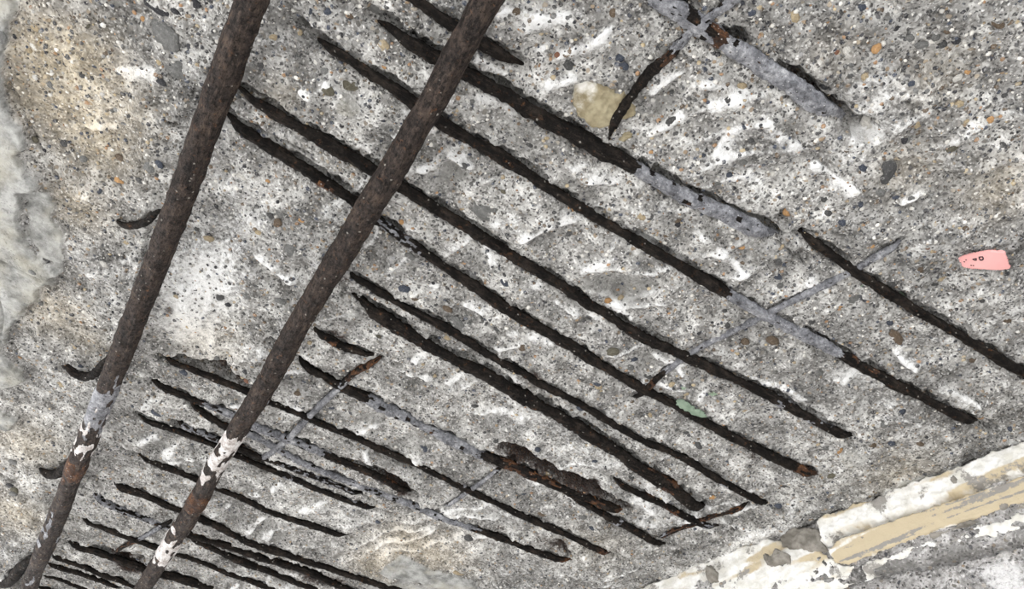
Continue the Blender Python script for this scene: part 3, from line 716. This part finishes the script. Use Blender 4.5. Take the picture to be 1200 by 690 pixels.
for k, q in enumerate([[(1089,633),(1095,627),(1110,625),(1125,619),(1140,613),(1153,611),(1152,616),(1135,622),(1115,629),(1098,635)],
                       [(1173,601),(1176,595),(1186,592),(1188,598),(1182,603)], [(1193,603),(1197,594),(1206,591),(1208,602)], [(1010,634),(1022,629),(1024,633),(1014,637)],
                       [(1068,588),(1074,585),(1076,590),(1071,592)], [(1028,607),(1032,603),(1036,606),(1032,609)], [(1038,601),(1041,598),(1045,600),(1042,604)]]):
    under(patch('mortar_spot', WP(q), 'wall', 0.024 if k > 3 else 0.016, MAT_MORTAR, 0.0016, 0.0025, 0.0016, 0.004, seed=80 + k), mould)

# ------------------------------------------------------------------ bars
def spline(p, step):
    p = np.asarray(p, float)
    q = np.vstack([2 * p[0] - p[1], p, 2 * p[-1] - p[-2]])
    out = []
    for i in range(1, len(q) - 2):
        a, b, c, d = q[i - 1], q[i], q[i + 1], q[i + 2]
        n = max(2, int(np.linalg.norm((c - b)[:3]) / step))
        t = np.linspace(0, 1, n, endpoint=False)[:, None]
        out.append(0.5 * (2 * b + (c - a) * t + (2 * a - 5 * b + 4 * c - d) * t ** 2 + (3 * b - a - 3 * c + d) * t ** 3))
    out.append(q[-2][None])
    return np.vstack(out)

def tube(name, path, rad, mat, sides=14, seed=0, crust=None, jag=0.12, bend=0.0, tip0=None, tip1=None, fine=1.0, **kw):
    n = len(path)
    tg = np.gradient(path, axis=0); tg /= np.linalg.norm(tg, axis=1)[:, None] + 1e-12
    up = np.array([0, 0, 1.0]); sdv = np.cross(tg, up)
    l = np.linalg.norm(sdv, axis=1)[:, None]
    sdv = np.where(l > 1e-3, sdv / np.maximum(l, 1e-6), np.array([1.0, 0, 0]))
    upv = np.cross(sdv, tg)
    s = np.concatenate([[0], np.cumsum(np.linalg.norm(np.diff(path, axis=0), axis=1))])
    ang = np.linspace(0, 2 * math.pi, sides, endpoint=False)
    Sx, Ax = np.meshgrid(s, ang, indexing='ij')
    rm = rad.mean(); cx, sx = np.cos(Ax), np.sin(Ax)
    j = 1 + jag * (0.9 * perlin(Sx / (rm * 3.2), cx * 1.3 + sx * 0.9 + 9, seed) + 0.8 * perlin(Sx / (rm * 1.1), cx * 2 + sx * 2.3 + 4, seed + 1)
                   + 1.0 * perlin(Sx / (rm * 9), Sx * 0 + 0.5, seed + 2) + 0.6 * fine * perlin(Sx / (rm * 0.45), cx * 3 + sx * 3.4, seed + 3))
    path = path + (perlin(s / 0.06, s * 0 + 3.3, seed + 5) * bend)[:, None] * sdv
    R = rad[:, None] * j
    # corroded, tapering ends
    def tip(x, k):
        return np.clip(0.18 + 0.82 * (x / (rm * k)) ** 0.7, 0, 1) if k else np.ones_like(x)
    wob = 1.2 * rm * perlin(Ax * 0 + 3 * cx, 3 * sx, seed + 6)
    R = R * tip(np.clip(Sx + wob * (1 if tip0 else 0), 0, None), tip0) * tip(np.clip(s[-1] - Sx + wob * (1 if tip1 else 0), 0, None), tip1)
    dirv = cx[..., None] * sdv[:, None] + sx[..., None] * upv[:, None]
    co = (path[:, None] + R[..., None] * dirv).reshape(-1, 3)
    ii = np.arange(n * sides).reshape(n, sides); i2 = np.roll(ii, -1, 1)
    q = np.stack([ii[:-1], i2[:-1], i2[1:], ii[1:]], -1)
    c0 = len(co); co = np.vstack([co, path[0] - tg[0] * rm * 0.2, path[-1] + tg[-1] * rm * 0.2])
    caps = []
    for k in range(0, sides, 2):
        a, b, c = ii[0, k], ii[0, (k + 1) % sides], ii[0, (k + 2) % sides]; caps.append((c0, c, b, a))
        a, b, c = ii[-1, k], ii[-1, (k + 1) % sides], ii[-1, (k + 2) % sides]; caps.append((c0 + 1, a, b, c))
    me = mesh_np(name, co, np.vstack([q.reshape(-1, 4), np.array(caps)]))
    o = link(name, me, mat, None, **kw)
    # crusts: real shells of cement, rust scale or lime clinging to the shaft
    if crust is not None:
        for kind, nm, cm, thick in ((0, 'cement_coat', MAT_COAT, 0.05), (1, 'rust_scale', MAT_SCALE, 0.07), (2, 'lime_crust', MAT_LIME, 0.06)):
            base = crust[:, kind]
            if base.max() < 0.1: continue
            ns = 0.45 * perlin(Sx / (rm * 2.6), cx * 1.6 + sx * 1.1 + 2, seed + 20 + kind) + 0.40 * perlin(Sx / (rm * 1.3), cx * 1.8 + sx * 2.1 + 7, seed + 30 + kind)
            mk = np.where(base[:, None] > 0.02, base[:, None] + ns, -1)
            Rs = R + rm * (thick * sstep(0.40, 0.62, mk) - 0.012) + rm * 0.025 * perlin(Sx / (rm * 0.5), cx * 4 + sx * 3.1, seed + 50)
            mf = np.minimum(np.minimum(mk[:-1], mk[1:]), np.minimum(np.roll(mk, -1, 1)[:-1], np.roll(mk, -1, 1)[1:])) > 0.36
            lab = np.zeros(mf.shape, np.int32); cur = 0; small = max(8, int(0.004 * mf.size ** 0.5 * 10))
            todo = mf.copy(); rows, cols = mf.shape
            cs = (path[:, None] + Rs[..., None] * dirv).reshape(-1, 3)
            while todo.any():
                st = [tuple(np.argwhere(todo)[0])]; todo[st[0]] = False; comp = []
                while st:
                    a, b = st.pop(); comp.append((a, b))
                    for c, e in ((a - 1, b), (a + 1, b), (a, (b - 1) % cols), (a, (b + 1) % cols)):
                        if 0 <= c < rows and todo[c, e]:
                            todo[c, e] = False; st.append((c, e))
                if len(comp) < 40: continue
                comp = np.array(comp); qs = q[comp[:, 0], comp[:, 1]]
                us = np.zeros(n * sides, bool); us[qs.ravel()] = True; rmp = np.cumsum(us) - 1
                link(nm, mesh_np(nm, cs[us], rmp[qs]), cm, o)
    return o

def crust_arr(px, cr, soft=6.0):
    out = np.zeros((len(px), 4))
    for kind, a, b, amt in cr:
        out[:, kind] += amt * sstep(a - soft, a + soft, px) * (1 - sstep(b - soft, b + soft, px))
    return out

def make_bar(nm, lb, pts, wd, pr, cr, seed, group, embed=(1, 1), mat=None, jag=0.24, cat='steel bar'):
    r_mean = 0.5 * wd * np.mean([mmpx(*q) for q in pts])
    off = (pr - 0.1) * r_mean
    P4 = np.array([np.append(P(x, y, off), x) for x, y in pts])
    P4 = spline(P4, 0.0021)
    path = P4[:, :3].copy(); px = P4[:, 3]
    s = np.concatenate([[0], np.cumsum(np.linalg.norm(np.diff(path, axis=0), axis=1))])
    rr = r_mean
    path[:, 2] += 0.35 * rr * perlin(s / 0.09, s * 0 + 1.7, seed + 9)
    if embed[0]: path[:, 2] += 1.5 * rr * (1 - sstep(0, 4 * rr, s))
    if embed[1]: path[:, 2] += 1.5 * rr * (1 - sstep(0, 4 * rr, s[-1] - s))
    rad = np.full(len(s), rr)
    return tube(nm, path, rad, mat or MAT_BAR, 20, seed, crust_arr(px, cr, 10.0), jag, 0.0009, 5, 5, label=lb, category=cat, group=group)

for k, (nm, lb, pts, wd, pr, cr) in enumerate(BARS):
    make_bar(nm, lb, pts, wd, pr, cr, 400 + 7 * k, 'thin transverse stirrup bars in the soffit')
for k, (nm, lb, pts, wd, pr, cr, eu) in enumerate(RODS):
    make_bar(nm, lb, pts, wd, pr, cr, 700 + 7 * k, 'thin rods lying across the stirrup bars', (0, 1) if 'free' in lb else (1, 1), jag=0.34 if 'free' in lb else 0.2, cat='steel rod')

# the two thick main bars hang clear of the broken face
def main_bar(lb, pts, wpx, off, cr, seed):
    P4 = np.array([np.append(P(x, y, off), y) for x, y in pts])
    P4 = spline(P4, 0.0022)
    path = P4[:, :3]; py = P4[:, 3]
    r = np.mean([0.5 * w * mmpx(x, y) * (HC - off) / HC * 0.985 for (x, y), w in zip(pts, wpx) if w])
    rad = np.full(len(py), r) * (1 + 0.02 * perlin(py / 60.0, py * 0 + 0.4, seed))
    ca = crust_arr(py, cr, 16.0)
    return tube('main_bar', path, rad, MAT_MAIN, 52, seed, ca, 0.085, 0.0008, None, None, 0.7, label=lb, category='steel bar', group='two thick main bars')
main_bar('leftmost thick rusted main bar hanging below the broken concrete',
         [(385,-240),(342,-120),(296,0),(254,115),(213,230),(185,305),(159,370),(125,457),(91,543),(64,613),(33,690),(4,765),(-22,832)],
         [0,0,38,36,31,0,27,24,0,19,18,0,0], 0.045, [(K,440,500,.62),(LI,470,520,.32),(LI,520,535,.35),(RU,538,556,.9),(K,555,700,.22)], 820)
main_bar('thick brown main bar crossing the middle, with a white lime crust near its lower end',
         [(712,-240),(640,-120),(570,0),(507,118),(440,231),(398,301),(352,376),(308,457),(278,505),(253,545),(234,583),(207,627),(172,682),(138,738),(100,800)],
         [0,0,35,0,33,31,0,26,24,0,0,20,19,0,0], 0.045, [(LI,285,300,.35),(LI,350,375,.25),(K,455,480,.25),(LI,506,552,.62),(RU,574,592,.95),(LI,600,612,.35),(LI,622,662,.62)], 840)

# bent hooks beside the left main bar
def hook(lb, pts, wd, lifts, seed):
    P4 = np.array([np.append(P(x, y, l), x) for (x, y), l in zip(pts, lifts)])
    P4 = spline(P4, 0.002)
    r = 0.5 * wd * mmpx(*pts[0])
    t = np.linspace(0, 1, len(P4))
    rad = r * (0.55 + 0.75 * np.sin(np.pi * np.clip(t * 0.9 + 0.1, 0, 1)))
    return tube('bar_hook', P4[:, :3], rad, MAT_BAR, 12, seed, None, 0.16, 0, 2.5, None, label=lb, category='steel hook', group='bent hooks beside the leftmost thick bar')
hook('upper bent black hook left of the leftmost thick bar', [(137,259),(147,264),(163,263),(175,257),(183,249),(190,247)], 8, [0.0,.006,.010,.014,.016,.016], 860)
hook('semicircular black hook left of the leftmost thick bar', [(70,427),(79,429),(87,437),(99,441),(111,438),(119,428),(127,420),(134,416)], 9, [0,.006,.010,.012,.014,.016,.018,.018], 864)
hook('small curved black hook beside the orange rust spot on the leftmost bar', [(46,549),(53,554),(61,556),(72,553),(79,545),(87,536)], 8, [0,.006,.008,.012,.016,.018], 868)
hook('lowest black hook in the bottom left corner', [(-6,684),(5,684),(14,679),(22,668),(30,660),(40,655)], 9, [0,.006,.010,.012,.016,.016], 872)

# ------------------------------------------------------------------ stones in the broken face
def ico(sub, seed, flat=0.6, lump=0.22):
    t = (1 + 5 ** 0.5) / 2
    vs = [(-1,t,0),(1,t,0),(-1,-t,0),(1,-t,0),(0,-1,t),(0,1,t),(0,-1,-t),(0,1,-t),(t,0,-1),(t,0,1),(-t,0,-1),(-t,0,1)]
    fs = [(0,11,5),(0,5,1),(0,1,7),(0,7,10),(0,10,11),(1,5,9),(5,11,4),(11,10,2),(10,7,6),(7,1,8),(3,9,4),(3,4,2),(3,2,6),(3,6,8),(3,8,9),(4,9,5),(2,4,11),(6,2,10),(8,6,7),(9,8,1)]
    vs = [_n(np.array(v, float)) for v in vs]
    for _ in range(sub):
        cache = {}; nf = []
        def mp(a, b):
            k = (min(a, b), max(a, b))
            if k not in cache:
                cache[k] = len(vs); vs.append(_n(vs[a] + vs[b]))
            return cache[k]
        for a, b, c in fs:
            ab, bc, ca = mp(a, b), mp(b, c), mp(c, a)
            nf += [(a, ab, ca), (b, bc, ab), (c, ca, bc), (ab, bc, ca)]
        fs = nf
    v = np.array(vs); r = np.random.default_rng(seed)
    f = 1 + lump * (perlin(v[:, 0] * 1.4 + seed, v[:, 1] * 1.4 + v[:, 2], seed) + 0.6 * perlin(v[:, 0] * 2.6, v[:, 2] * 2.6 + seed, seed + 3))
    v = v * f[:, None]; v[:, 2] *= flat
    return v, np.array(fs)
PEB = []
for k in range(6):
    v, f = ico(1, 31 + k)
    PEB.append(mesh_np('pebble', v, f, True, True)); PEB[-1].materials.append(MAT_PEB)
BIG = []
for k in range(4):
    v, f = ico(2, 61 + k, 0.5, 0.2)
    BIG.append(mesh_np('pebble', v, f, True, True)); BIG[-1].materials.append(MAT_PEB)
def pebble(x, y, rx, ry, ang, col, big=False, rz=0.55):
    u, v = UV(x, y); s = mmpx(x, y)
    o = bpy.data.objects.new('pebble', random.choice(BIG if big else PEB)); C.objects.link(o)
    a, b = rx * s, ry * s
    o.scale = (a, b, 0.6 * min(a, b))
    o.rotation_euler = (random.uniform(-.2, .2), random.uniform(-.2, .2), ang)
    o.location = (u, v, ZC - float(Dat(u, v)) + 0.12 * min(a, b))
    o.color = (*col, 1)
    o.parent = ceiling
    return o
GRY, DGR, BLU, BRN, TAN, ORG, OLV, BLK, WHT, RED = (.17,.17,.165), (.075,.075,.075), (.055,.065,.09), (.13,.095,.065), (.42,.34,.22), (.50,.29,.13), (.115,.105,.075), (.03,.03,.035), (.66,.64,.60), (.22,.10,.06)
# angles are in soffit axes
EXPL = [(410,103,12,14,.3,OLV),(386,103,8,7,0,OLV),(192,43,20,15,.3,GRY),(206,82,12,10,0,GRY),(182,9,16,6,.1,BLK),(206,14,7,4,.2,BLK),(228,4,7,6,0,BLK),(433,11,15,8,.1,GRY),(450,52,7,6,0,TAN),(451,77,5,4,0,ORG),
 (1010,7,7,6,0,BLU),(1085,55,5,13,1.0,GRY),(1168,25,9,6,0,BRN),(1115,173,5,10,.3,OLV),(1040,202,19,9,.9,DGR),(1012,195,9,6,.6,BLU),(1027,57,5,7,0,ORG),(980,62,4,4,0,RED),(1023,152,10,8,0,WHT),(930,19,9,7,.5,TAN),(1013,90,5,5,0,TAN),
 (568,243,18,13,.3,GRY),(613,410,10,6,.4,BRN),(718,408,6,8,.9,OLV),(592,329,7,4,.4,BLU),(925,252,7,7,0,ORG),(988,261,8,5,0,BLU),(1020,285,4,3,0,ORG),(985,359,4,4,0,ORG),(1152,352,8,4,.2,DGR),(873,401,6,5,0,BRN),(850,366,4,3,0,DGR),
 (752,248,6,6,0,TAN),(793,256,7,6,0,BRN),(1022,521,6,4,0,BRN),(550,631,7,6,0,DGR),(537,670,7,4,0,TAN),(443,609,3.5,3.5,0,BLU),(113,612,5,4.5,0,GRY),(256,348,6,6,0,DGR),(266,358,4,3.5,0,BLK),(303,328,4,4,0,DGR),(317,252,5,4,0,DGR),
 (177,194,7,8,0,GRY),(188,191,6,6,0,BLU),(188,92,9,6,.3,BLK),(140,53,5,4,0,GRY),(11,36,7,9,0,GRY),(73,170,5,5,0,DGR),(110,77,5,4,0,BLU),(670,245,5,4,0,ORG),(640,160,4,4,0,TAN),(665,75,9,6,.3,DGR),(670,168,5,4,0,DGR),(732,80,6,5,0,BLU),
 (653,63,4,4,0,RED),(848,62,4,3,0,WHT),(880,60,7,7,0,BLU),(985,15,5,4,0,DGR),(1110,35,6,5,0,BRN),(1050,33,5,4,0,BLK),(1180,115,5,4,0,DGR),(1125,123,6,5,0,TAN),(1135,85,5,4,0,ORG),(1075,145,7,5,.5,TAN),(1160,140,5,5,0,ORG),(1175,170,6,4,0,DGR),
 (870,190,7,5,0,GRY),(855,205,5,4,0,BLU),(880,165,5,4,0,DGR),(905,270,4,3,0,BLU),(910,325,8,5,0,BLU),(945,310,7,5,.6,GRY),(1045,330,9,6,.4,DGR),(1000,350,10,7,.3,GRY),(960,440,6,5,0,GRY),(905,398,9,6,0,BRN),(1050,395,12,6,.4,BRN),
 (1100,470,6,5,0,GRY),(1045,520,5,4,0,BLU),(1030,512,4,3,0,BLU),(1150,490,5,4,0,ORG),(1185,502,5,4,0,BLU),(1065,545,4,4,0,WHT),(1078,520,5,4,0,BRN),(912,592,5,4,0,BLU),(818,519,6,4,.3,DGR),(805,509,4,4,0,DGR),(918,571,6,5,0,DGR),
 (760,440,6,4,0,DGR),(700,450,5,4,0,BLU),(560,170,7,5,0,GRY),(620,170,5,5,0,DGR),(576,345,5,4,0,DGR),(540,150,6,5,0,DGR),(475,337,8,6,0,BLU),(535,378,12,7,.5,GRY),(545,395,4,4,0,TAN),(583,385,4,4,0,DGR),(680,150,4,4,0,RED),
 (498,530,9,6,.4,BLU),(557,478,6,4,0,DGR),(680,478,5,4,0,BLU),(697,538,4,3,0,BLU),(695,620,5,4,0,BLU),(613,580,4,3,0,BLU),(635,602,5,4,0,BRN),(640,560,5,4,0,TAN),(755,602,4,3,0,DGR),(645,560,4,3,0,DGR),(475,480,7,4,.4,DGR),
 (386,477,6,4,0,BLU),(350,458,5,4,0,BRN),(358,446,4,4,0,BLU),(289,435,5,5,0,BLK),(290,446,4,4,0,RED),(183,482,8,5,0,BLU),(216,438,8,6,.4,BLU),(250,270,5,4,0,GRY),(330,250,9,6,.5,GRY),(345,290,12,9,.4,GRY),(285,205,8,7,0,WHT),(230,270,4,4,0,DGR),
 (225,310,9,6,.3,WHT),(290,340,8,5,.4,GRY),(210,345,5,4,0,TAN),(165,210,5,4,0,DGR),(148,285,5,4,0,TAN),(140,185,6,5,0,BRN),(60,100,6,5,0,GRY),(95,90,5,4,0,DGR),(125,60,5,4,0,BRN),(165,25,4,4,0,ORG),(45,310,5,4,0,GRY),
 (480,300,7,6,.3,GRY),(330,350,7,5,0,GRY),(410,20,5,4,0,BRN),(500,130,7,5,0,GRY),(525,395,5,4,0,TAN),(1010,240,5,4,0,BLU),(970,250,6,5,0,DGR),(1065,165,11,5,.6,GRY),(1090,290,5,4,0,TAN),(1085,285,4,4,0,RED),(1130,265,5,4,0,BRN),(1105,330,5,5,0,TAN)]
for x, y, rx, ry, an, c in EXPL:
    pebble(x, y, rx, ry, an, c, rx > 9)
pal = [GRY, GRY, DGR, BLU, BRN, TAN, ORG, OLV, BLK, WHT, TAN, GRY, DGR, DGR]
cnt = 0
bar_px = [np.array(b[2], float) for b in BARS]
while cnt < 150:
    x, y = random.uniform(10, 1190), random.uniform(8, 680)
    u, v = UV(x, y)
    if (u - W0[0]) * WN[0] + (v - W0[1]) * WN[1] < 0.03 or smooth[min(np.searchsorted(gu, u), nu - 1), min(np.searchsorted(gv, v), nv - 1)] > 0.3: continue
    X1, Y1 = np.array([x]), np.array([y])
    if min(float(seg_dist(X1, Y1, q)[0][0]) for q in bar_px) < 14: continue
    c = random.choice(pal); r = random.uniform(3.0, 5.5)
    pebble(x, y, r * random.uniform(.9, 1.35), r, random.uniform(0, 3), tuple(np.array(c) * random.uniform(.8, 1.2))); cnt += 1
# uncountable small gravel
N = 15000
gx = rng.uniform(-20, 1220, N * 2); gy = rng.uniform(-20, 705, N * 2)
dd = (ROT @ np.stack([(gx - 600) / FPX, -(gy - 345) / FPX, -np.ones_like(gx)])) ; tt = HC / dd[2]
su, sv = dd[0] * tt, dd[1] * tt
iu = np.clip(np.searchsorted(gu, su), 0, nu - 1); iv = np.clip(np.searchsorted(gv, sv), 0, nv - 1)
ok = ((su - W0[0]) * WN[0] + (sv - W0[1]) * WN[1] > 0.01) & (smooth[iu, iv] < 0.3) & (D[iu, iv] > -0.008) & (sv < 1.85)
su, sv, iu, iv = [a[ok][:N] for a in (su, sv, iu, iv)]
n = len(su)
base_v, base_f = ico(0, 5, 0.7, 0.25)
sz = (0.0011 + 0.0019 * rng.random(n) ** 2.2)
sc = np.stack([sz * rng.uniform(.8, 1.4, n), sz * rng.uniform(.8, 1.2, n), sz * 0.8], -1)
an = rng.uniform(0, 6.28, n); ca, sa = np.cos(an), np.sin(an)
bv = base_v[None] * sc[:, None]
gxv = bv[..., 0] * ca[:, None] - bv[..., 1] * sa[:, None] + su[:, None]
gyv = bv[..., 0] * sa[:, None] + bv[..., 1] * ca[:, None] + sv[:, None]
gzv = bv[..., 2] + (ZC - D[iu, iv] + 0.1 * sz)[:, None]
gco = np.stack([gxv, gyv, gzv], -1).reshape(-1, 3)
gfa = (base_f[None] + (np.arange(n) * len(base_v))[:, None, None]).reshape(-1, 3)
me = mesh_np('gravel', gco, gfa, True, True)
palA = np.array([GRY, DGR, DGR, BLU, BRN, TAN, DGR, BLK, BLK, BLK, WHT, WHT, WHT, BLU, GRY, (.3,.29,.27), (.4,.39,.37), GRY, BRN, DGR, (.33,.20,.11)])
gc = palA[rng.integers(0, len(palA), n)] * rng.uniform(.7, 1.25, n)[:, None]
set_attr(me, 'grain', np.repeat(np.concatenate([gc, np.ones((n, 1))], 1), len(base_v), axis=0))
link('gravel', me, MAT_GRAV, ceiling, kind='stuff')

# yellow quartz stone, green paint flakes
q = UVs([(668,118),(672,101),(688,91),(704,97),(722,106),(738,112),(748,128),(742,138),(728,143),(712,150),(694,150),(676,138)])
o = patch('quartz_stone', q, 'ceil', 0.007, MAT_QUARTZ, 0.0014, 0.0042, 0.0028, 0.004, seed=36, parent=ceiling, wear=lambda A, B, w: w.__setitem__((..., 2), 0.52 * (1 - sstep(0.25, 0.6, (A - A.min()) / (A.max() - A.min())))), base=float(Dat(*q.mean(0))))
o['label'] = 'yellowish quartz stone set in the concrete'
o = patch('quartz_stone', UVs([(722,163),(730,153),(745,152),(742,160),(730,168)]), 'ceil', 0.004, MAT_QUARTZ, 0.0014, 0.0015, 0.001, 0.004, seed=32, parent=ceiling)
bp = UVs([(795,472),(806,474),(813,480),(824,486),(827,491),(818,491),(806,484),(797,479)], 0.010)
patch('paint_flake', bp, 'ceil', 0.0012, MAT_GREEN, 0.001, 0.0045, 0.0004, 0.0012, seed=33, base=0.0065, sink=0.001,
      label='pale green paint flake stuck on a dark stirrup bar', category='paint flake')

# ------------------------------------------------------------------ pink tag
tq = [(1124.6,303),(1134,299.5),(1145,296.9),(1161,294.3),(1170,295),(1177.4,295.4),(1180,304),(1183.5,314.6),(1171.3,316.1),(1151,315.6),(1140,315),(1132.7,313.6),(1129.7,312.6)]
TO = 0.012
tu = UVs(tq, TO); tc = tu.mean(0)
tag = patch('paper_tag', tu, 'ceil', 0.0008, MAT_PINK, 0.0009, 0.0007, 0.0, 0.0009, seed=41, base=TO - 0.0008, sink=0.0008,
            profile=lambda a, b: 0.0022 * np.sin((a - tc[0]) * 70), label='small torn pink paper tag with black print, on the concrete at the right', category='tag')
def tz(u): return ZC - (TO + 0.0004 + 0.0022 * math.sin((u - tc[0]) * 70))
def ink(loop, w):
    L = np.array([UV(x, y, TO) for x, y in loop]); n = len(L); c = L.mean(0)
    vs, fs = [], []
    inner = c + (L - c) * (1 - w)
    for p, r in zip(L, inner):
        vs += [(p[0], p[1], tz(p[0])), (r[0], r[1], tz(r[0])), (p[0], p[1], tz(p[0]) + .0003), (r[0], r[1], tz(r[0]) + .0003)]
    for i in range(n):
        a, b = 4 * i, 4 * ((i + 1) % n)
        fs += [(a, b, b + 1, a + 1), (a + 2, a + 3, b + 3, b + 2), (a, a + 2, b + 2, b), (a + 1, b + 1, b + 3, a + 3)]
    me = mesh_np('printed_mark', np.array(vs), np.array(fs), False)
    link('printed_mark', me, MAT_INK, tag)
Z0 = lambda pts: [(1080 + x / 9.86, 270 + y / 9.86) for x, y in pts]
ink(Z0([(662,310),(690,305),(712,303),(720,318),(718,338),(700,350),(672,350),(664,332)]), 0.5)
ink(Z0([(588,342),(612,330),(640,326),(642,352),(618,356)]), 0.62)
for x, y in [(575,407),(600,408),(520,350),(500,372)]:
    ink(Z0([(x - 7, y - 5), (x + 7, y - 4), (x + 6, y + 6), (x - 6, y + 5)]), 0.9)
